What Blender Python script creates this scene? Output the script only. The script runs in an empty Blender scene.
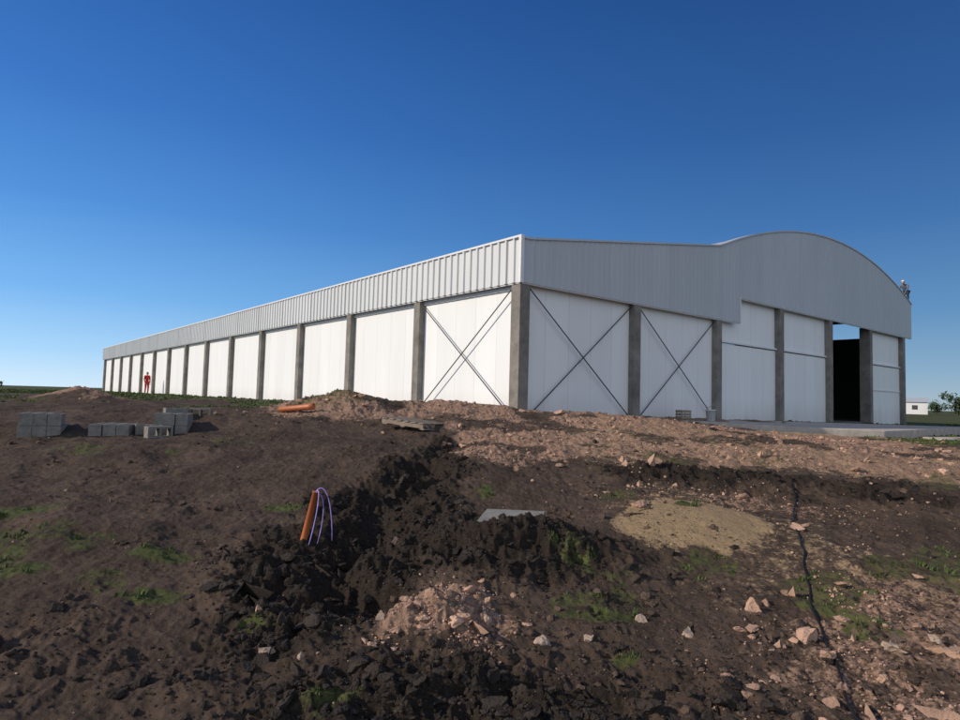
import bpy, bmesh, math, random
import numpy as np
from mathutils import Vector, Matrix, Euler
random.seed(7); rng=np.random.default_rng(11)
scene=bpy.context.scene
COL=scene.collection
# ------------------------------------------------------------------ helpers
def link(o,parent=None):
    COL.objects.link(o)
    if parent: o.parent=parent
    return o
def empty(name,loc=(0,0,0),rot=0):
    o=bpy.data.objects.new(name,None); o.location=loc; o.rotation_euler=(0,0,rot); o.empty_display_size=.2
    return link(o)
def np_mesh(name,V,F,mat=None,smooth=False,parent=None):
    V=np.asarray(V,dtype=np.float32); F=np.asarray(F,dtype=np.int32)
    k=F.shape[1]; me=bpy.data.meshes.new(name)
    me.vertices.add(len(V)); me.vertices.foreach_set('co',V.ravel())
    me.loops.add(F.size); me.loops.foreach_set('vertex_index',F.ravel())
    me.polygons.add(len(F)); me.polygons.foreach_set('loop_start',np.arange(0,F.size,k,dtype=np.int32))
    me.polygons.foreach_set('loop_total',np.full(len(F),k,dtype=np.int32))
    me.update(calc_edges=True)
    me.polygons.foreach_set('use_smooth',np.full(len(F),smooth))
    if mat: me.materials.append(mat)
    return link(bpy.data.objects.new(name,me),parent)
def py_mesh(name,V,F,mat=None,smooth=False,parent=None):
    me=bpy.data.meshes.new(name); me.from_pydata([tuple(v) for v in V],[],F); me.update()
    if smooth:
        for p in me.polygons: p.use_smooth=True
    if mat: me.materials.append(mat)
    return link(bpy.data.objects.new(name,me),parent)
class Boxes:
    def __init__(s): s.V=[];s.F=[]
    def box(s,x0,x1,y0,y1,z0,z1,M=None):
        b=len(s.V)
        P=[Vector((x,y,z)) for z in (z0,z1) for x,y in ((x0,y0),(x1,y0),(x1,y1),(x0,y1))]
        if M: P=[M@p for p in P]
        s.V+=P
        s.F+=[(b,b+3,b+2,b+1),(b+4,b+5,b+6,b+7),(b,b+1,b+5,b+4),(b+1,b+2,b+6,b+5),(b+2,b+3,b+7,b+6),(b+3,b,b+4,b+7)]
    def make(s,name,mat,parent=None,bevel=0):
        o=py_mesh(name,s.V,s.F,mat,False,parent)
        if bevel:
            m=o.modifiers.new('b','BEVEL'); m.width=bevel; m.segments=2; m.limit_method='ANGLE'
        return o
def tube(name,pts,r,mat,parent=None,n=8,cap=True):
    V=[];F=[]; pts=[Vector(p) for p in pts]
    for i,p in enumerate(pts):
        d=(pts[min(i+1,len(pts)-1)]-pts[max(i-1,0)]).normalized()
        a=d.cross(Vector((0,0,1)) if abs(d.z)<.9 else Vector((1,0,0))).normalized(); b=d.cross(a)
        rr=r[i] if isinstance(r,(list,tuple)) else r
        for k in range(n):
            t=2*math.pi*k/n; V.append(p+a*math.cos(t)*rr+b*math.sin(t)*rr)
    for i in range(len(pts)-1):
        for k in range(n):
            F.append((i*n+k,i*n+(k+1)%n,(i+1)*n+(k+1)%n,(i+1)*n+k))
    if cap: F.append(tuple(range(n))[::-1]); F.append(tuple(range((len(pts)-1)*n,len(pts)*n)))
    return py_mesh(name,V,F,mat,True,parent)
# numpy noise
def _h(ix,iy,seed):
    n=(ix.astype(np.int64)*374761393+iy.astype(np.int64)*668265263+seed*1442695041)&0xffffffff
    n=((n^(n>>13))*1274126177)&0xffffffff
    n=((n^(n>>16))*2246822519)&0xffffffff
    return ((n^(n>>15))&0xffffff)/float(0xffffff)
def vnoise(x,y,seed=0):
    ix=np.floor(x);iy=np.floor(y);fx=x-ix;fy=y-iy
    fx=fx*fx*fx*(fx*(fx*6-15)+10);fy=fy*fy*fy*(fy*(fy*6-15)+10)
    a=_h(ix,iy,seed);b=_h(ix+1,iy,seed);c=_h(ix,iy+1,seed);d=_h(ix+1,iy+1,seed)
    return (a*(1-fx)+b*fx)*(1-fy)+(c*(1-fx)+d*fx)*fy
def fbm(x,y,seed=0,o=4,g=.5):
    s=0;a=1;t=0
    for i in range(o):
        s=s+a*vnoise(x+i*17.3,y-i*9.1,seed+i); t+=a; a*=g
        x,y=(x*1.66-y*1.18),(x*1.18+y*1.66)
    return s/t
def sm(e0,e1,x):
    t=np.clip((x-e0)/(e1-e0),0,1); return t*t*(3-2*t)
# ------------------------------------------------------------------ frame of the building
CX,CY=1.10,17.5; ANG=math.radians(39.08)
ux,uy=math.cos(ANG),math.sin(ANG)
def to_st(X,Y): return (X-CX)*ux+(Y-CY)*uy, -(X-CX)*uy+(Y-CY)*ux
def from_st(s,t): return CX+s*ux-t*uy, CY+s*uy+t*ux
TR=np.array([(-.45,10.6),(-.7,9.3),(-.6,8.2),(-1.05,7.2),(-.95,6.3),(-1.15,5.4),(-.75,4.6)])
RUT1=np.array([(-8.6,12.5),(-6.3,9.3),(-4.6,6.6),(-3.7,4.4),(-3.4,2.5)])
RUT2=RUT1+np.array([1.55,.35])
def dist_poly(X,Y,P):
    d=np.full(np.shape(X),1e9)
    for (x0,y0),(x1,y1) in zip(P[:-1],P[1:]):
        L=(x1-x0)**2+(y1-y0)**2
        t=np.clip(((X-x0)*(x1-x0)+(Y-y0)*(y1-y0))/L,0,1)
        d=np.minimum(d,np.hypot(X-x0-t*(x1-x0),Y-y0-t*(y1-y0)))
    return d
def G(X,Y,x,y,sx,sy,rot=0):
    c,s=math.cos(rot),math.sin(rot); a=((X-x)*c+(Y-y)*s)/sx; b=(-(X-x)*s+(Y-y)*c)/sy
    return np.exp(-(a*a+b*b))
def masks(X,Y):
    w=fbm(X*.6,Y*.6,5,4)-.5; w2=fbm(X*2.1,Y*2.1,9,4)-.5
    r=np.hypot(X,Y)
    s,t=to_st(X,Y)
    line=X-(-.9+ (14-Y)*.10)
    rub=sm(-.2,1.0,line+w*2.0)*sm(7.4,9.9,Y+w*3+w2*2)
    rub=np.maximum(rub,G(X,Y,-.28,4.35,.5,.42)*1.7)
    rub=np.maximum(rub,.54*sm(1.4,2.8,X+w*1.6+w2*.8)*sm(6.4,5.0,Y+w*1.5))
    rub=np.maximum(rub,1.8*G(X,Y,-2.9,13.6,1.9,1.1))
    rub=np.maximum(rub,1.4*G(X,Y,-.9,14.6,2.0,1.3))
    rub=np.maximum(rub,1.1*G(X,Y,-10.2,16,1.2,.9))
    rub=np.maximum(rub,.52*G(X,Y,3.2,7.3,2.0,.9))
    rub=np.maximum(rub,.75*sm(-2.6,-.5,s+w*2)*sm(.3,0,s)*sm(-1,1,t)*sm(26,10,t))
    rub=rub*sm(60,25,r)
    rub=rub*(1-.75*sm(.50,.66,fbm(X*.9+3,Y*.9,77,3)))
    dt=dist_poly(X,Y,TR)
    dark=sm(1.0,.2,dt+w*1.6+w2*.8)
    dark=np.maximum(dark,1.05*G(X,Y,.3,5.6,1.1,.65)); dark=np.maximum(dark,1.0*G(X,Y,.1,3.4,1.2,.6))
    dark=np.maximum(dark,G(X,Y,-2.4,3.6,1.9,.7)*.45)
    dark=np.maximum(dark,1.0*G(X,Y,3.3,8.3,2.0,.45,-.15)+.0)
    dark=np.maximum(dark,.95*G(X,Y,5.0,7.6,1.3,.6))
    dark=np.clip(dark+w2*.9-.06,0,1)
    dark=dark*(1-.95*np.clip(G(X,Y,-.28,4.35,.45,.38)*1.8,0,1))
    sp=np.clip(2.2*G(X,Y,2.15,6.45,.80,.62)+w2*1.2-.35,0,1)
    dark=dark*(1-sp)
    sand=sp
    sand=np.maximum(sand,.8*np.clip(G(X,Y,9.3,18.3,3.2,.8,.0)*1.3+w2-.2,0,1))
    sand=np.maximum(sand,.42*sm(.50,.62,fbm(X*.5+9,Y*.5,93,4))*sm(0,2,X)*sm(60,25,r)*(1-dark))
    gr=sm(.40,.55,fbm(X*.35,Y*.35,31,4))*sm(11.5,17,Y-.25*X)*sm(.5,-3,X)
    gr=np.maximum(gr,sm(24,50,r))
    gr=np.maximum(gr,sm(10.8,12.2,X+w*3)*sm(12.5,14,Y)*sm(.34,.46,fbm(X*.4,Y*.4,3,3)))
    gr=np.maximum(gr,.50*sm(.66,.74,fbm(X*1.1+5,Y*1.1,61,3))*sm(13,9,Y))
    for gx,gy,a,b in ((.9,4.5,.30,.10),(-2.3,4.6,.32,.16),(.95,3.95,.10,.08),(-1.45,4.2,.14,.08),(2.3,6.9,.16,.1),(.12,7.3,.12,.3),(-2.6,5.3,.32,.18),(-3.5,4.9,.32,.16),(-4.4,6.3,.4,.25),(-2.0,6.8,.3,.2)):
        gr=np.maximum(gr,np.clip(1.05*G(X,Y,gx,gy,a,b)+w2*1.0-.07,0,1))
    return np.clip(rub,0,1),np.clip(dark,0,1),np.clip(sand,0,1),np.clip(gr,0,1)
def macro(X,Y):
    r=np.hypot(X,Y); s,t=to_st(X,Y)
    P=1.37-.016*np.clip(s,0,34)*sm(-14,-2,t)-.42*sm(2.5,9,X)*sm(-.4,-4.5,t)*sm(60,30,r)
    P=P-.1*sm(60,200,r)
    A=.128*(np.maximum(Y,-20)-2.5)
    k=.22; hh=np.clip(.5+.5*(P-A)/k,0,1); z=P*(1-hh)+A*hh-k*hh*(1-hh)
    z=z+.46*G(X,Y,-2.9,13.7,1.15,.8)+.20*G(X,Y,-.7,14.6,1.3,.8)+.30*G(X,Y,-10.2,16,.9,.8)+.12*G(X,Y,1.5,14.5,2.0,.9)
    z=z+.10*G(X,Y,9,18.0,3.0,.6)
    z=z+.20*G(X,Y,-.28,4.35,.36,.32)+.10*G(X,Y,2.15,6.45,.8,.7)
    z=z+.14*G(X,Y,.3,5.75,.8,.4)+.10*G(X,Y,.0,8.6,.7,1.6)+.12*G(X,Y,3.3,8.3,2.0,.4,-.15)
    dt=dist_poly(X,Y,TR)
    z=z-.24*np.exp(-((dt+.5*(fbm(X*1.3,Y*1.3,15,3)-.5))/.34)**2)
    wob=.5*(fbm(X*.8,Y*.8,19,3)-.5)
    for R_ in (RUT1,RUT2):
        d=dist_poly(X,Y,R_)+wob; z=z-.022*np.exp(-(d/.22)**2)+.01*np.exp(-((np.abs(d)-.36)/.14)**2)
    return z
def height(X,Y,detail=True):
    z=macro(X,Y); r=np.hypot(X,Y); s,t=to_st(X,Y)
    near=sm(60,14,r)
    z=z+near*(.20*(fbm(X*.55,Y*.55,21,3)-.5)*sm(3,6,Y))
    if detail:
        rub,dark,sand,gr=masks(X,Y)
        rough=.30+.75*np.maximum(dark,rub*.8); rough=rough*(1-.6*sand)*sm(40,12,r)
        n1=fbm(X*3.2,Y*3.2,41,3); c1=np.abs(fbm(X*5.5,Y*5.5,43,2)-.5)*2
        c2=np.abs(fbm(X*14,Y*14,47,2)-.5)*2; n3=fbm(X*30,Y*30,53,2)
        z=z+rough*(.17*(n1-.5)+.12*(.4-c1)*(.5+dark)+.055*(.4-c2)+.03*(n3-.5))
        z=z+.05*near*(fbm(X*1.5,Y*1.5,88,3)-.5)
    ins=sm(.1,.7,s)*sm(.1,.7,t)*sm(31.6,31.0,s)*sm(71,70.4,t)
    return z*(1-ins)+.85*ins
# ------------------------------------------------------------------ materials
def mat(name,color,rough=.8,metal=0,noise=None,bump=0,spec=.3,var=.25,scale=8,bscale=None):
    m=bpy.data.materials.new(name); m.use_nodes=True; N=m.node_tree.nodes; L=m.node_tree.links
    b=N['Principled BSDF']; b.inputs['Roughness'].default_value=rough; b.inputs['Metallic'].default_value=metal
    b.inputs['Specular IOR Level'].default_value=spec
    tc=N.new('ShaderNodeTexCoord'); nz=N.new('ShaderNodeTexNoise'); nz.inputs['Scale'].default_value=scale; nz.inputs['Detail'].default_value=6; nz.inputs['Roughness'].default_value=.65
    L.new(tc.outputs['Object'],nz.inputs['Vector'])
    cr=N.new('ShaderNodeValToRGB'); cr.color_ramp.elements[0].position=.3; cr.color_ramp.elements[1].position=.7
    cr.color_ramp.elements[0].color=tuple(c*(1-var) for c in color)+(1,); cr.color_ramp.elements[1].color=tuple(min(1,c*(1+var)) for c in color)+(1,)
    L.new(nz.outputs['Fac'],cr.inputs['Fac']); L.new(cr.outputs['Color'],b.inputs['Base Color'])
    if bump:
        n2=N.new('ShaderNodeTexNoise'); n2.inputs['Scale'].default_value=bscale or scale*4; n2.inputs['Detail'].default_value=5; L.new(tc.outputs['Object'],n2.inputs['Vector'])
        bp=N.new('ShaderNodeBump'); bp.inputs['Strength'].default_value=bump; bp.inputs['Distance'].default_value=.02
        L.new(n2.outputs['Fac'],bp.inputs['Height']); L.new(bp.outputs['Normal'],b.inputs['Normal'])
    return m
def panel_mat(name,color,period=1.0,dirt=.12):
    m=bpy.data.materials.new(name); m.use_nodes=True; N=m.node_tree.nodes; L=m.node_tree.links
    b=N['Principled BSDF']; b.inputs['Roughness'].default_value=.55; b.inputs['Specular IOR Level'].default_value=.3
    tc=N.new('ShaderNodeTexCoord'); sp=N.new('ShaderNodeSeparateXYZ'); L.new(tc.outputs['Object'],sp.inputs[0])
    def M(op,a,b2=None):
        n=N.new('ShaderNodeMath'); n.operation=op
        for i,v in enumerate((a,b2)):
            if v is None: continue
            if isinstance(v,(int,float)): n.inputs[i].default_value=v
            else: L.new(v,n.inputs[i])
        return n.outputs[0]
    u=M('ADD',sp.outputs['X'],sp.outputs['Y']); u=M('DIVIDE',u,period); fr=M('FRACT',u)
    g=M('LESS_THAN',fr,.016/period)
    cell=M('FLOOR',u); wn=N.new('ShaderNodeTexWhiteNoise'); wn.noise_dimensions='1D'; L.new(cell,wn.inputs['W'])
    nz=N.new('ShaderNodeTexNoise'); nz.inputs['Scale'].default_value=1.2; nz.inputs['Detail'].default_value=6
    mp=N.new('ShaderNodeMapping'); mp.inputs['Scale'].default_value=(1.5,1.5,.25); L.new(tc.outputs['Object'],mp.inputs[0]); L.new(mp.outputs[0],nz.inputs['Vector'])
    low=N.new('ShaderNodeMapRange'); low.inputs[1].default_value=2.0; low.inputs[2].default_value=1.2; low.inputs[3].default_value=0; low.inputs[4].default_value=.4; L.new(sp.outputs['Z'],low.inputs[0])
    v=M('SUBTRACT',1.0,M('MULTIPLY',wn.outputs[0],.05)); v=M('SUBTRACT',v,M('MULTIPLY',M('SUBTRACT',nz.outputs['Fac'],.3),dirt)); v=M('SUBTRACT',v,M('MULTIPLY',g,.22))
    cm=N.new('ShaderNodeMix'); cm.data_type='RGBA'; cm.blend_type='MULTIPLY'; cm.inputs[0].default_value=1; cm.inputs[6].default_value=color+(1,); L.new(v,cm.inputs[7])
    c2=N.new('ShaderNodeMix'); c2.data_type='RGBA'; c2.inputs[7].default_value=(.3,.22,.17,1); L.new(cm.outputs[2],c2.inputs[6])
    L.new(M('MULTIPLY',low.outputs[0],nz.outputs['Fac']),c2.inputs[0]); L.new(c2.outputs[2],b.inputs['Base Color'])
    return m
M_panel=panel_mat('white_insulated_panel',(.82,.84,.85),1.0)
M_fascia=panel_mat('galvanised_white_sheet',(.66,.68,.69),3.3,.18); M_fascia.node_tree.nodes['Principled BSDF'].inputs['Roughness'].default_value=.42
M_fascg=panel_mat('galvanised_sheet_shaded',(.48,.51,.55),3.3,.18); M_fascg.node_tree.nodes['Principled BSDF'].inputs['Roughness'].default_value=.42  # same sheet as the side fascia, gable shade put into its colour
M_trim=mat('white_trim',(.70,.71,.72),.5,var=.06)
M_conc=mat('column_concrete',(.20,.188,.17),.9,bump=.4,var=.35,scale=2.2,bscale=30)
M_slab=mat('slab_concrete',(.44,.39,.34),.9,bump=.3,var=.25,scale=3,bscale=40)
M_block=mat('block_concrete',(.21,.20,.185),.95,bump=.5,var=.25,scale=12,bscale=90)
M_steel=mat('dark_steel',(.07,.07,.08),.6,.3)
M_green=mat('green_interior',(.03,.055,.045),.9)
M_roof=mat('roof_metal',(.5,.52,.55),.5,.2)
M_floor=mat('floor',(.12,.11,.10),.9)
M_wood=mat('grey_wood',(.26,.21,.165),.9,var=.3,scale=15)
M_orange=mat('orange_pvc',(.50,.16,.065),.45,var=.12)
M_violet=mat('violet_conduit',(.33,.24,.62),.5,var=.1)
M_hose=mat('black_hose',(.012,.012,.013),.5)
M_rock=mat('pink_rubble',(.39,.25,.18),.95,bump=.5,var=.45,scale=2.5,bscale=60)
M_pale=mat('pale_stone',(.37,.28,.215),.95,bump=.5,var=.3,scale=9,bscale=60)
M_clod=mat('black_clod',(.034,.026,.021),.95,bump=.8,var=.5,scale=5,bscale=70)
M_bclod=mat('brown_clod',(.095,.065,.048),.95,bump=.8,var=.45,scale=4,bscale=70)
M_grass=mat('grass_blade',(.075,.105,.030),.7,var=.5,scale=2.5)
M_leaf=mat('foliage',(.045,.07,.028),.8,var=.5,scale=.8)
M_bark=mat('bark',(.09,.07,.05),.9)
M_skin=mat('skin',(.38,.22,.15),.6,var=.06); M_red=mat('red_cloth',(.45,.03,.025),.85,var=.15)
M_jean=mat('dark_trousers',(.03,.035,.06),.9); M_hair=mat('dark_hair',(.015,.012,.01),.8); M_helm=mat('white_helmet',(.75,.75,.73),.4,var=.04)
M_grey=mat('grey_cloth',(.12,.14,.18),.9); M_boot=mat('boots',(.03,.025,.02),.7)
# ground
gm=bpy.data.materials.new('ground_soil'); gm.use_nodes=True; N=gm.node_tree.nodes; L=gm.node_tree.links
b=N['Principled BSDF']; b.inputs['Roughness'].default_value=.95; b.inputs['Specular IOR Level'].default_value=.15
at=N.new('ShaderNodeAttribute'); at.attribute_name='mask'; sp=N.new('ShaderNodeSeparateColor'); L.new(at.outputs['Color'],sp.inputs[0])
tc=N.new('ShaderNodeTexCoord')
def noise(sc,det=8,ro=.65):
    n=N.new('ShaderNodeTexNoise'); n.inputs['Scale'].default_value=sc; n.inputs['Detail'].default_value=det; n.inputs['Roughness'].default_value=ro; L.new(tc.outputs['Object'],n.inputs['Vector']); return n.outputs['Fac']
def ramp(f,c0,c1,p0=.3,p1=.7):
    r=N.new('ShaderNodeValToRGB'); r.color_ramp.elements[0].position=p0; r.color_ramp.elements[1].position=p1
    r.color_ramp.elements[0].color=c0+(1,); r.color_ramp.elements[1].color=c1+(1,); L.new(f,r.inputs['Fac']); return r.outputs['Color']
def mth(op,a,b2):
    n=N.new('ShaderNodeMath'); n.operation=op
    for i,v in enumerate((a,b2)):
        if isinstance(v,(int,float)): n.inputs[i].default_value=v
        else: L.new(v,n.inputs[i])
    return n.outputs[0]
nA=noise(9,10,.7); nB=noise(40,8,.7); nC=noise(1.3,6)
def fac(m):
    x=mth('ADD',m,mth('MULTIPLY',mth('SUBTRACT',nA,.5),1.3)); x=mth('ADD',x,mth('MULTIPLY',mth('SUBTRACT',nB,.5),.8))
    r=N.new('ShaderNodeMapRange'); r.interpolation_type='SMOOTHSTEP'; r.inputs[1].default_value=.38; r.inputs[2].default_value=.62; L.new(x,r.inputs[0])
    return mth('MULTIPLY',r.outputs[0],mth('GREATER_THAN',m,.02))
def mix(f,a,c):
    n=N.new('ShaderNodeMix'); n.data_type='RGBA'; L.new(f,n.inputs[0]); L.new(a,n.inputs[6]); L.new(c,n.inputs[7]); return n.outputs[2]
nCs=N.new('ShaderNodeMapRange'); nCs.inputs[1].default_value=.38; nCs.inputs[2].default_value=.62; L.new(nC,nCs.inputs[0])
base=mix(nCs.outputs[0],ramp(nB,(.032,.024,.018),(.085,.060,.044)),ramp(nA,(.056,.039,.029),(.135,.094,.069)))
c=mix(fac(sp.outputs[0]),base,ramp(nB,(.13,.082,.058),(.40,.26,.185)))
c=mix(fac(sp.outputs[2]),c,ramp(nB,(.22,.15,.085),(.41,.295,.17)))
c=mix(fac(sp.outputs[1]),c,ramp(nB,(.014,.0105,.0085),(.046,.034,.026)))
c=mix(fac(at.outputs['Alpha']),c,ramp(nA,(.050,.052,.020),(.090,.105,.036)))
L.new(c,b.inputs['Base Color'])
bp=N.new('ShaderNodeBump'); bp.inputs['Strength'].default_value=1; bp.inputs['Distance'].default_value=.03
L.new(mth('ADD',mth('MULTIPLY',nA,.8),mth('MULTIPLY',nB,.5)),bp.inputs['Height']); L.new(bp.outputs['Normal'],b.inputs['Normal'])
# ------------------------------------------------------------------ terrain
az=np.concatenate([np.linspace(-46,46,980),np.linspace(46,314,90)[1:-1]]); az=np.radians(az)
rr=np.concatenate([np.linspace(.25,2.6,30)[:-1],np.geomspace(2.6,24,720)[:-1],np.geomspace(24,120,130)[:-1],np.geomspace(120,7000,60)])
A,R=np.meshgrid(az,rr); X=R*np.sin(A); Y=R*np.cos(A)
Z=height(X,Y)
nr,nc=X.shape
V=np.stack([X.ravel(),Y.ravel(),Z.ravel()],1)
i=np.arange(nr-1)[:,None]; j=np.arange(nc)[None,:]; j2=(j+1)%nc
F=np.stack([i*nc+j,i*nc+j2,(i+1)*nc+j2,(i+1)*nc+j],-1).reshape(-1,4)[:,::-1]
ground=np_mesh('ground',V,F,gm,True)
rub,dark,sand,gr=masks(X,Y)
col=np.zeros((len(V),4),np.float32)
for k,mk in enumerate((rub,dark,sand,gr)): col[:,k]=mk.ravel()
a=ground.data.color_attributes.new('mask','FLOAT_COLOR','POINT'); a.data.foreach_set('color',col.ravel())
# ------------------------------------------------------------------ scattered stones and clods
def protos(n,sub,seed,amp=.28,lump=0):
    out=[]
    for q in range(n):
        bm=bmesh.new(); bmesh.ops.create_icosphere(bm,subdivisions=sub,radius=1)
        v=np.array([x.co[:] for x in bm.verts]); f=np.array([[w.index for w in p.verts] for p in bm.faces]); bm.free()
        r=np.random.default_rng(seed+q)
        if lump:
            for _ in range(14):
                d=r.normal(size=3); d/=np.linalg.norm(d); k=np.clip((v@d),0,1)**6; v=v*(1+lump*r.uniform(-1,1)*k[:,None])
        for _ in range(9 if not lump else 6):
            d=r.normal(size=3); d/=np.linalg.norm(d); lim=r.uniform(.35,.8); p=v@d; ex=np.clip(p-lim,0,None); v=v-ex[:,None]*d
        v=v*(1+r.uniform(-amp,amp,(len(v),1))*.5)*r.uniform([.8,.6,.45],[1.3,1.0,.85])
        out.append((v,f))
    return out
P1=protos(10,1,100,.4); P2=protos(10,2,300,.16); P3=protos(10,3,500,.22,.6)
def scatter(name,X,Y,S,mat,protos,sink=.3,parent=None):
    Z=height(X,Y); Vs=[];Fs=[];off=0
    which=rng.integers(0,len(protos),len(X))
    for q,(v,f) in enumerate(protos):
        idx=np.where(which==q)[0]; n=len(idx)
        if n==0: continue
        a=rng.uniform(0,6.283,n); c,s=np.cos(a),np.sin(a); tx=rng.uniform(-.5,.5,n); ct,st=np.cos(tx),np.sin(tx)
        x=v[None,:,0]*S[idx,None]; y=v[None,:,1]*S[idx,None]; z=v[None,:,2]*S[idx,None]
        y,z=y*ct[:,None]-z*st[:,None],y*st[:,None]+z*ct[:,None]
        x,y=x*c[:,None]-y*s[:,None],x*s[:,None]+y*c[:,None]
        W=np.stack([x+X[idx,None],y+Y[idx,None],z+(Z[idx]+S[idx]*sink)[:,None]],-1).reshape(-1,3)
        Fa=(f[None]+ (np.arange(n)*len(v))[:,None,None]).reshape(-1,3)+off; off+=len(W)
        Vs.append(W);Fs.append(Fa)
    return np_mesh(name,np.vstack(Vs),np.vstack(Fs),mat,False,parent)
def sample(n,smin,smax,weight,r0=2.8,r1=20,pw=2.2,amax=48):
    a=np.radians(rng.uniform(-amax,amax,n*6)); r=np.exp(rng.uniform(math.log(r0),math.log(r1),n*6))
    x=r*np.sin(a); y=r*np.cos(a); s,t=to_st(x,y)
    w=weight(x,y)*~((s>-.4)&(t>-.4)); k=rng.uniform(0,1,len(x))<w; x=x[k][:n];y=y[k][:n]
    S=smin*(1-rng.uniform(0,1,len(x))*(1-(smin/smax)**pw))**(-1/pw)
    return x,y,S*(.8+.035*np.hypot(x,y))
def split(nm,x,y,S,m,sink,lim=.028):
    k=(S/np.hypot(x,y))>lim/5
    scatter(nm,x[~k],y[~k],S[~k],m,P1,sink)
    if k.any(): scatter(nm+'_large',x[k],y[k],S[k],m,P3,sink-.15)
x,y,S=sample(15000,.009,.060,lambda x,y:(masks(x,y)[0]**1.5)*.9*sm(.35,.6,fbm(x*1.7,y*1.7,71,3))+.003,pw=2.5)
split('rubble_gravel',x,y,S,M_rock,.3)
x,y,S=sample(700,.03,.09,lambda x,y:(masks(x,y)[0]**1.5)*.4+.001,r0=3.4)
scatter('rubble_lumps',x,y,S,M_rock,P3,.05)
x,y,S=sample(30,.02,.045,lambda x,y:(masks(x,y)[0]**1.5)*.05)
scatter('rubble_stones',x,y,S,M_pale,P2,.2)
x,y,S=sample(14000,.009,.080,lambda x,y:masks(x,y)[1]**1.3*.9+.004,r1=14,pw=2.3)
split('topsoil_clods',x,y,S,M_clod,.2)
x,y,S=sample(11000,.007,.050,lambda x,y:.5*(1-masks(x,y)[1])*(1-masks(x,y)[3])*sm(.42,.62,fbm(x*1.1,y*1.1,73,3)),r1=16,pw=2.3)
split('soil_clods',x,y,S,M_bclod,.2)
bx=np.array([2.67,1.43,1.17,.46,-1.27,-.6,2.3,.75,3.0,.1,-1.0,1.9,3.2]);by=np.array([4.07,4.3,4.5,4.08,3.9,4.15,4.35,4.15,4.15,4.25,3.75,4.05,3.9])
bs=np.array([.075,.045,.045,.05,.055,.035,.03,.035,.04,.035,.03,.025,.035])
scatter('limestone_rocks',bx,by,bs,M_pale,P3,.25)
# ------------------------------------------------------------------ grass tufts
def grass(name,x,y,h,blades,mat):
    n=len(x)*blades; X=np.repeat(x,blades)+rng.normal(0,.035,n)*np.repeat(h/.1,blades); Y=np.repeat(y,blades)+rng.normal(0,.035,n)*np.repeat(h/.1,blades)
    H=np.repeat(h,blades)*rng.uniform(.5,1.2,n); Z=height(X,Y)-.01; a=rng.uniform(0,6.283,n); lean=rng.uniform(.1,.9,n)*H; w=.0025+.0007*np.hypot(X,Y)
    dx,dy=np.cos(a),np.sin(a); px,py=-dy*w,dx*w
    V=np.stack([np.stack([X-px,Y-py,Z],1),np.stack([X+px,Y+py,Z],1),np.stack([X+px*.7+dx*lean*.4,Y+py*.7+dy*lean*.4,Z+H*.65],1),np.stack([X-px*.7+dx*lean*.4,Y-py*.7+dy*lean*.4,Z+H*.65],1),np.stack([X+dx*lean,Y+dy*lean,Z+H],1)],1).reshape(-1,3)
    b0=np.arange(n)*5
    F=np.vstack([np.stack([b0,b0+1,b0+2],1),np.stack([b0,b0+2,b0+3],1),np.stack([b0+3,b0+2,b0+4],1)])
    return np_mesh(name,V,F,mat)
x,y,S=sample(560,.03,.08,lambda x,y:(masks(x,y)[3]>.45)*.5,r1=9); grass('grass_tufts',x,y,S*.9,12,M_grass)
x,y,S=sample(5500,.05,.13,lambda x,y:(masks(x,y)[3]>.5)*.9,r0=11,r1=70); grass('grass_patches',x,y,np.minimum(S*.55,.12),10,M_grass)
# ------------------------------------------------------------------ building
B=empty('industrial_warehouse',(CX,CY,0),ANG)
BL,BR,NL,NR=4.98,5.08,14,6
LEN=NL*BL+.6; WID=31.6; ZF=5.0; ZF2=6.0; PR=.22; CW=.36; ZT=6.26
def top(s):
    x0,z0,x1,z1=10.1,7.85,WID,8.10
    if s<=x0: return ZT+(z0-ZT)*max(0,s)/x0
    c=x1-x0; rise=2.02; R=(c*c/4+rise*rise)/(2*rise); m=(x0+x1)/2
    return math.sqrt(max(0,R*R-(s-m)**2))-(R-rise)+z0+(z1-z0)*(s-x0)/c
def corr(name,L0,L1,zb,zt,place,mat,period=.32,rib=.035,breaks=()):
    V=[];F=[];u=L0; us=[]
    while u<L1-1e-6:
        for du,o in ((0,0),(.62*period,0),(.70*period,rib),(.92*period,rib)):
            if u+du<L1: us.append((u+du,o))
        u+=period
    us.append((L1,0))
    for u,o in us:
        V.append(place(u,o,zb(u))); V.append(place(u,o,zt(u)))
    for i in range(len(us)-1): F.append((2*i,2*i+2,2*i+3,2*i+1))
    return py_mesh(name,V,F,mat,False,B)
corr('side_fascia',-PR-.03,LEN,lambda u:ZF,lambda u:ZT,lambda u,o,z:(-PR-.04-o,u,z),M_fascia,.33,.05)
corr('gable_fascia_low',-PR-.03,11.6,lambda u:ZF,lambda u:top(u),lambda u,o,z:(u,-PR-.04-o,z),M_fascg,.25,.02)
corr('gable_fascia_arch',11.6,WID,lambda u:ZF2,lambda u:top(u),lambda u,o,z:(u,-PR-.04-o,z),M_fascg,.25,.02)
t=Boxes()
t.box(-PR-.10,-PR-.0,-PR-.0,LEN,ZT+.002,ZT+.06); t.box(-PR-.10,-PR+.02,-PR-.10,-PR,ZF-.02,ZT+.06)
t.box(-PR-.02,-PR+.03,-PR+.03,LEN,ZF-.03,ZF+.04); t.box(-PR+.03,11.6,-PR-.02,-PR+.03,ZF-.03,ZF+.04)
t.box(11.6,WID,-PR-.02,-PR+.03,ZF2-.03,ZF2+.04); t.box(11.55,11.6,-PR-.09,-PR,ZF-.03,ZF2+.04)
t.box(-.06,.0,0,LEN,4.86,4.97)
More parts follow.
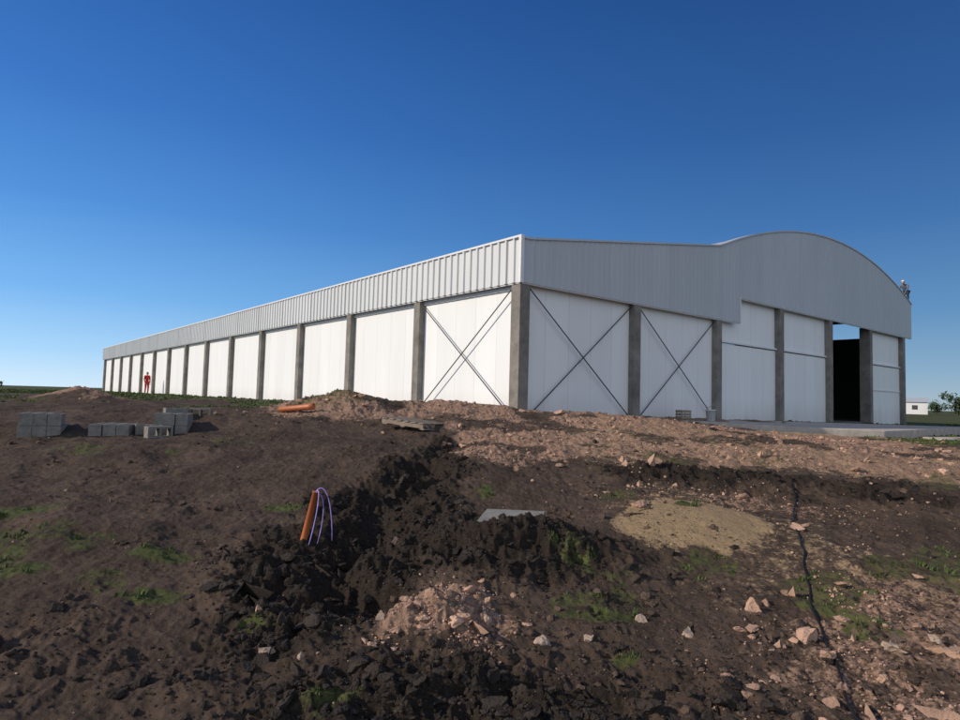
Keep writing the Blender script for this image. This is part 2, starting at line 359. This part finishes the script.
t.make('corner_and_drip_trim',M_trim,B)
V=[];F=[]; ss=[-PR-.1+i*(WID+PR+.15)/90 for i in range(91)]
for s in ss:
    z=top(s)
    V+=[(s,-PR-.09,z-.03),(s,-PR-.09,z+.03),(s,.1,z+.03),(s,.1,z-.03)]
for i in range(90):
    for k in range(4): F.append((4*i+k,4*i+4+k,4*i+4+(k+1)%4,4*i+(k+1)%4))
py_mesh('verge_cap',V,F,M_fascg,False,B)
V=[];F=[]; ss=[i*WID/80 for i in range(81)]
for s in ss:
    z=top(s)-.05
    for y in (-.1,LEN): V+=[(s,y,z),(s,y,z-.12)]
for i in range(80):
    a=4*i; F+=[(a,a+4,a+6,a+2),(a+1,a+3,a+7,a+5),(a,a+1,a+5,a+4),(a+2,a+6,a+7,a+3)]
py_mesh('roof',V,F,M_roof,False,B)
w=Boxes()
for i in range(NL): w.box(0,.1,i*BL+.1,(i+1)*BL-.1,.5,6.1)
w.make('side_wall_panels',M_panel,B)
w=Boxes()
for i in range(NR):
    if i==4: continue
    zt=5.3 if i<2 else 6.3
    if i<2: w.box(i*BR+.1,(i+1)*BR-.1,0,.1,.5,zt)
    else:
        w.box(i*BR+.1,(i+1)*BR-.1,0,.1,.5,4.14); w.box(i*BR+.1,(i+1)*BR-.1,.03,.13,4.26,zt)
w.make('gable_wall_panels',M_panel,B)
w=Boxes()
for i in (2,3,5): w.box(i*BR+.18,(i+1)*BR-.18,-.07,.14,4.18,4.25)
w.box(5*BR+.18,6*BR-.18,-.04,-.002,2.75,2.82)
w.make('girt_rails',M_trim,B)
w=Boxes()
for i in range(1,NL+1): w.box(-PR,.16,i*BL-CW/2,i*BL+CW/2,.5,ZF+.1)
w.box(-PR,.16,-PR,.16,.5,ZF+.1)
for i in range(1,NR+1): w.box(i*BR-CW/2,i*BR+CW/2,-PR,.3,.5,(ZF if i<=2 else ZF2)+.1)
w.make('concrete_columns',M_conc,B,.012)
V=[];F=[]
for q in range(61):
    s=.12+q*31.1/60; V+=[(s,69.9,.5),(s,69.9,top(s)-.2)]
for q in range(60): F.append((2*q,2*q+1,2*q+3,2*q+2))
py_mesh('back_wall',V,F,M_green,False,B)
w=Boxes()
w.box(31.3,31.4,.3,70,.5,6.15); w.box(31.3,31.4,.3,70,7.15,8.05)
for k in range(15): w.box(31.28,31.42,.2+k*4.98,.4+k*4.98,6.15,7.15)
w.make('far_walls',M_green,B)
w=Boxes(); w.box(.1,31.3,.1,69.9,.9,1.06); w.make('floor_slab',M_floor,B)
w=Boxes()
for k in range(1,14): w.box(.3,31.2,k*4.98+.2,k*4.98+.32,5.7,6.0)
w.make('roof_beams',M_steel,B)
def rod(a,b2,n): tube(n,[a,b2],.018,M_steel,B,6)
for (y0,y1) in ((.2,BL-.2),):
    rod((-.14,y0,1.3),(-.14,y1,4.85),'brace_rod_a'); rod((-.17,y0,4.85),(-.17,y1,1.3),'brace_rod_b')
for i in range(2):
    rod((i*BR+.2,-.10,1.2),((i+1)*BR-.2,-.10,4.9),'brace_rod_c%d'%i); rod((i*BR+.2,-.14,4.9),((i+1)*BR-.2,-.14,1.2),'brace_rod_d%d'%i)
def hz(x,y): return float(height(np.array([float(x)]),np.array([float(y)]))[0])
ap=py_mesh('concrete_apron',[(6.0,20.2,.4),(12.9,19.9,.4),(24.0,30.5,.4),(11.0,25.3,.4),(6.0,20.2,1.22),(12.9,19.9,1.06),(24.0,30.5,1.00),(11.0,25.3,1.16)],
  [(0,3,2,1),(4,5,7),(5,6,7),(0,1,5,4),(1,2,6,5),(2,3,7,6),(3,0,4,7)],M_slab)
m=ap.modifiers.new('b','BEVEL'); m.width=.02; m.segments=2
pv=py_mesh('concrete_path',[(13.6,18.2,.3),(24,20.4,.3),(24,21.8,.3),(13.9,19.6,.3),(13.6,18.2,.93),(24,20.4,.96),(24,21.8,.96),(13.9,19.6,.93)],
  [(0,3,2,1),(4,5,6,7),(0,1,5,4),(1,2,6,5),(2,3,7,6),(3,0,4,7)],M_slab)
# ------------------------------------------------------------------ blocks
def block_bm(V,F,M):
    xs=[-.195,-.165,-.015,.015,.165,.195]; ys=[-.095,-.065,.065,.095]
    def solid(i,j): return not (j==1 and i in (1,3))
    for i in range(5):
        for j in range(3):
            if solid(i,j):
                b0=len(V)
                P=[M@Vector((x,y,z)) for z in (-.095,.095) for x,y in ((xs[i],ys[j]),(xs[i+1],ys[j]),(xs[i+1],ys[j+1]),(xs[i],ys[j+1]))]
                V.extend(P); F.append((b0,b0+3,b0+2,b0+1)); F.append((b0+4,b0+5,b0+6,b0+7))
                for (a1,a2,di,dj) in ((0,1,0,-1),(1,2,1,0),(2,3,0,1),(3,0,-1,0)):
                    ni,nj=i+di,j+dj
                    if 0<=ni<5 and 0<=nj<3 and solid(ni,nj): continue
                    F.append((b0+a1,b0+a2,b0+4+a2,b0+4+a1))
def stack(x,y,rot,layout):
    z0=hz(x,y)-.04; V=[];F=[]
    for (bx_,by_,bz_,r,tilt) in layout:
        M=Matrix.Translation((bx_,by_,.095+bz_*.195))@Matrix.Rotation(r,4,'Z')@Matrix.Rotation(tilt,4,'X'); block_bm(V,F,M)
    o=py_mesh('concrete_block_stack',V,F,M_block); o.location=(x,y,z0); o.rotation_euler=(0,0,rot)
H=math.pi/2
def wide(n,rows,drop=()):
    return [((i-(n-1)/2)*.2+random.uniform(-.006,.006),j*.4+random.uniform(-.015,.015),k,H+random.uniform(-.03,.03),0) for k in range(rows) for j in range(2) for i in range(n) if (i,j,k) not in drop]
stack(-7.15,10.3,.45,wide(3,2,((2,1,1),)))
stack(-6.2,10.65,.3,wide(3,1)+[(.52,.1,0,.3,0)])
stack(-5.35,10.9,.3,wide(3,2,((0,0,1),))+[(-.1,-.42,0,.5,H)])
stack(-5.75,11.9,.5,[(0,0,0,.2,0),(.45,.1,0,-.3,H)])
# ------------------------------------------------------------------ pallet, planks, plate, bucket, crate
def pallet(x,y,rot,tilt=.05):
    w=Boxes()
    for i in range(6): w.box(-.5,.5,-.4+i*.15,-.31+i*.15,.10,.12)
    for i in (-.48,-.04,.40): w.box(i,i+.08,-.4,.45,.02,.10)
    for i in (-.4,0,.37): w.box(-.5,.5,i-.04,i+.05,0,.02)
    o=w.make('wooden_pallet',M_wood); o.location=(x,y,hz(x,y)+.0); o.rotation_euler=(tilt,0.03,rot)
pallet(-1.2,11.9,1.2,.1)
w=Boxes()
for i in range(4): w.box(-1.1+.08*i,1.0+.05*i,-.3+.17*i,-.16+.17*i,0+.012*(i%2),.03+.012*(i%2))
o=w.make('plank_pile',M_wood); o.location=(-.25,15.2,hz(-.25,15.2)+.06); o.rotation_euler=(0.05,.04,.7)
w=Boxes(); w.box(-.30,.30,-.22,.22,0,.035); o=w.make('inspection_cover_slab',M_block,None,.006); o.location=(.35,6.15,hz(.35,6.15)+.06); o.rotation_euler=(.12,-.03,-.25)
def lathe(name,prof,mat,parent=None,n=20):
    V=[];F=[]
    for r,z in prof:
        for k in range(n): V.append((r*math.cos(6.2832*k/n),r*math.sin(6.2832*k/n),z))
    for i in range(len(prof)-1):
        for k in range(n): F.append((i*n+k,i*n+(k+1)%n,(i+1)*n+(k+1)%n,(i+1)*n+k))
    return py_mesh(name,V,F,mat,True,parent)
bk=empty('paint_bucket',(7.75,20.9,1.19))
lathe('pail',[(.001,0),(.13,0),(.16,.36),(.17,.36),(.17,.39),(.155,.39),(.125,.03),(.001,.03)],M_trim,bk)
tube('handle',[(.165*math.cos(a),.02,.37+.12*math.sin(a)) for a in [math.pi*i/10 for i in range(11)]],.006,M_steel,bk,5)
w=Boxes(); w.box(-.2,.2,-.15,.15,0,.02); 
for z in (.05,.15,.25): w.box(-.2,.2,-.15,-.135,z,z+.08); w.box(-.2,.2,.135,.15,z,z+.08); w.box(-.2,-.185,-.134,.134,z,z+.08); w.box(.185,.2,-.134,.134,z,z+.08)
for sx in (-.184,.164):
    for sy in (-.134,.114): w.box(sx,sx+.02,sy,sy+.02,.02,.33)
o=w.make('wooden_crate',M_wood); o.location=(6.8,20.8,1.21); o.rotation_euler=(0,0,.4)
px,py=-1.56,5.80; pz=hz(px,py)
pp=empty('orange_drain_pipe',(px,py,pz)); pp.rotation_euler=(.02,.22,0)
lathe('pipe',[(.031,-.15),(.031,.42),(.034,.42),(.034,.425),(.027,.425),(.027,-.15)],M_orange,pp)
cd=empty('violet_conduit_wires',(px,py,pz))
def bez(p,n=18):
    out=[];p=[Vector(q) for q in p]
    for i in range(n+1):
        t=i/n; out.append(((1-t)**3)*p[0]+3*t*(1-t)**2*p[1]+3*t*t*(1-t)*p[2]+t**3*p[3])
    return out
tube('wire_1',bez([(.05,0,.30),(.10,0,.55),(.24,0,.50),(.26,-.03,-.02)]),.005,M_violet,cd,6)
tube('wire_2',bez([(.06,0,.30),(.13,.02,.60),(.16,-.1,.30),(.10,-.22,-.02)]),.005,M_violet,cd,6)
tube('wire_3',bez([(.05,.01,.34),(.16,0,.50),(.19,.04,.25),(.15,-.12,-.03)]),.004,M_violet,cd,6)
hp=[(4.0,8.0),(3.8,7.5),(3.25,6.5),(2.95,5.7),(2.72,5.2),(2.50,4.7),(2.36,4.3),(2.2,3.85),(2.03,3.4),(1.95,3.0),(1.9,2.5)]
pts=[]
for (a0,b0),(a1,b1) in zip(hp[:-1],hp[1:]):
    for q in range(10):
        t_=q/10; xx=a0+(a1-a0)*t_+.01*math.sin(q*.63+a0*9); yy=b0+(b1-b0)*t_; pts.append((xx,yy,hz(xx,yy)+.012))
for _ in range(4): pts=[pts[0]]+[(pts[i][0],pts[i][1],(pts[i-1][2]+pts[i][2]*2+pts[i+1][2])/4) for i in range(1,len(pts)-1)]+[pts[-1]]
tube('black_hose',pts,.008,M_hose,None,7)
# short length of orange drain pipe lying on the dirt pile (open ended, with socket collar)
q0=Vector((-4.05,12.75,hz(-4.05,12.75)+.07)); q1=Vector((-3.35,12.65,hz(-3.35,12.65)+.13))
opl=lathe('orange_pipe_length',[(.055,0),(.055,.60),(.066,.62),(.066,.74),(.058,.74),(.048,.60),(.048,0),(.055,0)],M_orange)
opl.location=q0; opl.rotation_euler=(q1-q0).to_track_quat('Z','Y').to_euler()
# ------------------------------------------------------------------ people
def person(name,J,loc,rot,shirt,legm,headgear):
    P=empty(name,loc,rot)
    def skin(nm,chain,edges,rad,mt,sub=2):
        me=bpy.data.meshes.new(nm); me.from_pydata(chain,edges,[]); me.materials.append(mt)
        o=link(bpy.data.objects.new(nm,me),P); md=o.modifiers.new('s','SKIN'); 
        for v,r in zip(me.skin_vertices[0].data,rad): v.radius=(r,r)
        me.skin_vertices[0].data[0].use_root=True
        md.use_smooth_shade=True; s=o.modifiers.new('ss','SUBSURF'); s.levels=sub; s.render_levels=sub; return o
    pel,ch,nk,hd=J['pel'],J['ch'],J['nk'],J['hd']
    mid=tuple((a+b_)/2 for a,b_ in zip(pel,ch))
    skin('torso_and_arms',[pel,mid,ch,nk,J['sl'],J['el'],J['wl'],J['sr'],J['er'],J['wr']],[(0,1),(1,2),(2,3),(2,4),(4,5),(5,6),(2,7),(7,8),(8,9)],[.135,.125,.15,.06,.075,.052,.038,.075,.052,.038],shirt)
    skin('legs',[pel,J['hl'],J['kl'],J['al'],J['hr'],J['kr'],J['ar']],[(0,1),(1,2),(2,3),(0,4),(4,5),(5,6)],[.13,.10,.07,.05,.10,.07,.05],legm)
    for s_,a_ in (('l','al'),('r','ar')):
        a0=Vector(J[a_]); f=Vector(J.get('toe',(0,-1,0)))
        skin('boot_'+s_,[a0[:],(a0+Vector((0,0,-.05))+f*.05)[:],(a0+Vector((0,0,-.055))+f*.17)[:]],[(0,1),(1,2)],[.05,.048,.036],M_boot)
        w0=Vector(J['w'+s_]); d=(w0-Vector(J['e'+s_])).normalized(); sd=d.cross(Vector((0,1,.2))).normalized(); q=d.cross(sd)
        c=[w0,w0+d*.05]
        skin('palm_'+s_,[v[:] for v in c]+[(w0+d*.085)[:]],[(0,1),(1,2)],[.025,.032,.03],M_skin,1)
        for k_,(o_,l_) in enumerate(((-.027,.065),(-.009,.075),(.009,.07),(.027,.055))):
            r0=w0+d*.08+q*o_; skin('finger_%s%d'%(s_,k_),[r0[:],(r0+d*l_*.55+sd*.008)[:],(r0+d*l_+sd*.025)[:]],[(0,1),(1,2)],[.009,.0085,.007],M_skin,1)
        r0=w0+d*.035-q*.028; skin('thumb_'+s_,[r0[:],(r0+d*.03-q*.02)[:],(r0+d*.06-q*.025)[:]],[(0,1),(1,2)],[.011,.010,.008],M_skin,1)
    skin('neck',[nk,tuple((a+b_)/2 for a,b_ in zip(nk,hd)),hd],[(0,1),(1,2)],[.055,.05,.06],M_skin,1)
    bm=bmesh.new(); bmesh.ops.create_uvsphere(bm,u_segments=24,v_segments=18,radius=1)
    F_=Vector(J.get('face',(0,-1,0))).normalized(); 
    for v in bm.verts:
        x,y,z=v.co; y2=y; 
        if z<0: x*=1-.25*(-z)**1.5
        z2=z*.118; x2=x*.078; y2=y*.095
        if y<-.4 and abs(x)<.2 and -.25<z<.15: y2-=.022*(1-abs(x)/.2)
        if y<-.5 and .1<z<.35 and .2<abs(x)<.6: y2+=.010
        if y<-.5 and -.6<z<-.45 : y2+=.006
        v.co=(x2,y2,z2)
    rot_=Vector((0,-1,0)).rotation_difference(F_).to_matrix().to_4x4()
    M=Matrix.Translation(hd)@rot_; bmesh.ops.transform(bm,matrix=M,verts=bm.verts)
    me=bpy.data.meshes.new('head'); bm.to_mesh(me); bm.free(); me.materials.append(M_skin)
    for p in me.polygons: p.use_smooth=True
    link(bpy.data.objects.new('head',me),P)
    for sx in (-1,1):
        bm=bmesh.new(); bmesh.ops.create_uvsphere(bm,u_segments=8,v_segments=6,radius=.03); bmesh.ops.transform(bm,matrix=M@Matrix.Translation((sx*.08,.01,-.005))@Matrix.Diagonal((.35,.6,1,1)),verts=bm.verts)
        me=bpy.data.meshes.new('ear'); bm.to_mesh(me); bm.free(); me.materials.append(M_skin); link(bpy.data.objects.new('ear',me),P)
        bm=bmesh.new(); bmesh.ops.create_uvsphere(bm,u_segments=8,v_segments=6,radius=.011); bmesh.ops.transform(bm,matrix=M@Matrix.Translation((sx*.03,-.084,.02)),verts=bm.verts)
        me=bpy.data.meshes.new('eye'); bm.to_mesh(me); bm.free(); me.materials.append(M_hair); link(bpy.data.objects.new('eye',me),P)
    bm=bmesh.new(); bmesh.ops.create_uvsphere(bm,u_segments=24,v_segments=16,radius=1)
    bmesh.ops.delete(bm,geom=[v for v in bm.verts if v.co.z<-.35 or (v.co.y<-.35 and v.co.z<.42)],context='VERTS')
    k_=1.08 if not headgear else 1.25
    bmesh.ops.transform(bm,matrix=M@Matrix.Translation((0,.006,.012))@Matrix.Diagonal((.078*k_,.095*k_,.118*k_,1)),verts=bm.verts)
    me=bpy.data.meshes.new('hair' if not headgear else 'helmet'); bm.to_mesh(me); bm.free(); me.materials.append(M_helm if headgear else M_hair)
    for p in me.polygons: p.use_smooth=True
    link(bpy.data.objects.new(me.name,me),P)
    return P
stand=dict(pel=(0,0,.95),ch=(0,0,1.30),nk=(0,0,1.47),hd=(0,-.02,1.60),sl=(.18,0,1.40),el=(.22,.02,1.12),wl=(.20,-.06,.87),sr=(-.18,0,1.40),er=(-.22,.0,1.13),wr=(-.18,-.10,.90),
  hl=(.09,0,.90),kl=(.10,-.03,.50),al=(.10,.02,.09),hr=(-.09,0,.90),kr=(-.10,-.02,.50),ar=(-.11,.03,.09),face=(.2,-1,0))
X0,Y0=-26.3,49.5
person('construction_worker',stand,(X0,Y0,hz(X0,Y0)),.9,M_red,M_red,False)
crouch=dict(pel=(0,.22,.62),ch=(0,-.10,.90),nk=(0,-.24,1.02),hd=(0,-.34,1.10),sl=(.19,-.14,.94),el=(.24,-.34,.72),wl=(.17,-.50,.50),sr=(-.19,-.14,.94),er=(-.25,-.30,.70),wr=(-.18,-.48,.48),
  hl=(.10,.20,.58),kl=(.17,-.14,.48),al=(.15,.02,.09),hr=(-.10,.20,.58),kr=(-.17,-.10,.48),ar=(-.15,.07,.09),face=(0,-1,-.35))
wx,wy=from_st(31.25,-.08)
person('roof_worker',crouch,(wx,wy,top(31.25)+.0),-.9,M_grey,M_jean,True)
# ------------------------------------------------------------------ distant things
def tree_mass(name,items,n_leaf=260):
    T=empty(name); V=[];F=[];TV=[]
    for (x,y,h,wd) in items:
        z=1.2; tube('trunk',[(x,y,z-.3),(x+.1,y,z+h*.3),(x,y+.1,z+h*.6)],[h*.03,h*.022,h*.01],M_bark,T,6)
        for a in range(4):
            an=a*1.7+x; tube('limb',[(x,y,z+h*.28),(x+math.cos(an)*wd*.3,y+math.sin(an)*wd*.3,z+h*.6)],[h*.012,h*.005],M_bark,T,5)
        cl=[(x+random.gauss(0,wd*.22),y+random.gauss(0,wd*.22),z+h*random.uniform(.2,.85),random.uniform(.16,.28)*wd) for _ in range(11)]
        for k in range(n_leaf):
            cx_,cy_,cz_,cr_=random.choice(cl); d=Vector((random.gauss(0,1),random.gauss(0,1),random.gauss(0,.8))).normalized()*cr_*random.uniform(.3,1.1)
            c_=Vector((cx_,cy_,max(cz_+d.z,z+.1)))+Vector((d.x,d.y,0)); s_=wd*random.uniform(.03,.06); a1=Vector((random.gauss(0,1),random.gauss(0,1),random.gauss(0,1))).normalized(); a2=a1.orthogonal().normalized()
            b0=len(V); V+=[c_-a1*s_,c_+a2*s_*.7,c_+a1*s_,c_-a2*s_*.7]; F.append((b0,b0+1,b0+2,b0+3))
    py_mesh('leaves',V,F,M_leaf,False,T)
tree_mass('distant_trees',[(112,146,5,6),(118,150,6,7),(124,155,5.5,7),(131,158,6.5,8),(140,160,6,8),(150,165,7,9),(104,142,2.6,4)],900)
tree_mass('distant_trees',[(-152-i*5,196,2.2-.3*i,5) for i in range(2)],400)
hb=empty('white_farm_building',(100,150,0),-.55)
w=Boxes(); w.box(-6,6,-3,3,.8,3.6); w.make('walls',M_trim,hb)
py_mesh('gable_roof',[(-6.3,-3.3,3.61),(6.3,-3.3,3.61),(6.3,0,4.7),(-6.3,0,4.7),(6.3,3.3,3.61),(-6.3,3.3,3.61)],[(0,1,2,3),(3,2,4,5),(0,3,5),(1,4,2),(0,5,4,1)],M_roof,False,hb)
w=Boxes(); 
for xx in (-4,-1.5,3): w.box(xx,xx+1.1,-3.04,-2.99,1.9,2.9)
w.box(.6,1.6,-3.04,-2.99,1.2,3.1); w.make('windows_and_door',M_steel,hb)
# ------------------------------------------------------------------ light, sky, camera
sd=Vector((-.965,-.26,0)).normalized(); EL=math.radians(28); S3=Vector((sd.x*math.cos(EL),sd.y*math.cos(EL),math.sin(EL)))
sun=bpy.data.lights.new('sun','SUN'); sun.energy=3.9; sun.angle=math.radians(.5); sun.color=(1,.87,.70)
so=link(bpy.data.objects.new('sun',sun)); so.rotation_euler=S3.to_track_quat('Z','Y').to_euler(); so.location=(-20,10,30)
W=bpy.data.worlds.new('World'); scene.world=W; W.use_nodes=True; N=W.node_tree.nodes; L=W.node_tree.links
sky=N.new('ShaderNodeTexSky'); sky.sky_type='NISHITA'; sky.sun_disc=False; sky.sun_elevation=EL; sky.sun_rotation=math.atan2(sd.x,sd.y); sky.altitude=300; sky.air_density=1; sky.dust_density=.3; sky.ozone_density=4
tc=N.new('ShaderNodeTexCoord'); sx=N.new('ShaderNodeSeparateXYZ'); L.new(tc.outputs['Generated'],sx.inputs[0])
rp=N.new('ShaderNodeValToRGB'); L.new(sx.outputs['Z'],rp.inputs[0])
els=[(0,(.46,.60,.72)),(.05,(.28,.48,.70)),(.13,(.13,.33,.63)),(.25,(.056,.20,.51)),(.38,(.028,.128,.40)),(.55,(.014,.080,.29)),(1,(.01,.05,.20))]
cr=rp.color_ramp
for k,(p,cc) in enumerate(els):
    e=cr.elements[k] if k<2 else cr.elements.new(p)
    e.position=p; e.color=cc+(1,)
def dotn(vec):
    d=N.new('ShaderNodeVectorMath'); d.operation='DOT_PRODUCT'; L.new(tc.outputs['Generated'],d.inputs[0]); d.inputs[1].default_value=vec; return d.outputs['Value']
def mr(v,a0,a1,b0,b1):
    r=N.new('ShaderNodeMapRange'); r.interpolation_type='SMOOTHSTEP'; L.new(v,r.inputs[0]); 
    for q,x_ in enumerate((a0,a1,b0,b1)): r.inputs[q+1].default_value=x_
    return r.outputs[0]
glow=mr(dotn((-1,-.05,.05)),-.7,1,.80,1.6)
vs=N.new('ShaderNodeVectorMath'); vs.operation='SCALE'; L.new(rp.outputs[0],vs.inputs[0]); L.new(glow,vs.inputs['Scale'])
sky_fill=N.new('ShaderNodeMix'); sky_fill.data_type='RGBA'; L.new(mr(dotn((.2,-1,-.15)),-.05,.75,0,.9),sky_fill.inputs[0]); L.new(vs.outputs[0],sky_fill.inputs[6]); sky_fill.inputs[7].default_value=(.80,.87,.97,1)   # brightening added to the sky behind the camera to fill the shaded gable
v3=N.new('ShaderNodeVectorMath'); v3.operation='SCALE'; L.new(sky_fill.outputs[2],v3.inputs[0]); v3.inputs['Scale'].default_value=10
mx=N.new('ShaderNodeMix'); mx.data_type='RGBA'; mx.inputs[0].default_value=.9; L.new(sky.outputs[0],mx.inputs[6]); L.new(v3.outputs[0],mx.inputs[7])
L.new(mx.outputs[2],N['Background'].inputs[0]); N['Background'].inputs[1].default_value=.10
cam=bpy.data.cameras.new('camera'); cam.sensor_width=36; cam.lens=36*624.5/960; cam.clip_start=.05; cam.clip_end=20000
co=link(bpy.data.objects.new('camera',cam)); co.matrix_world=Matrix.Translation((0,0,1.75))@Matrix.Rotation(math.radians(93.5),4,'X')@Matrix.Rotation(math.radians(1.575),4,'Z')
scene.camera=co
scene.view_settings.view_transform='Standard'; scene.view_settings.look='None'; scene.view_settings.exposure=0
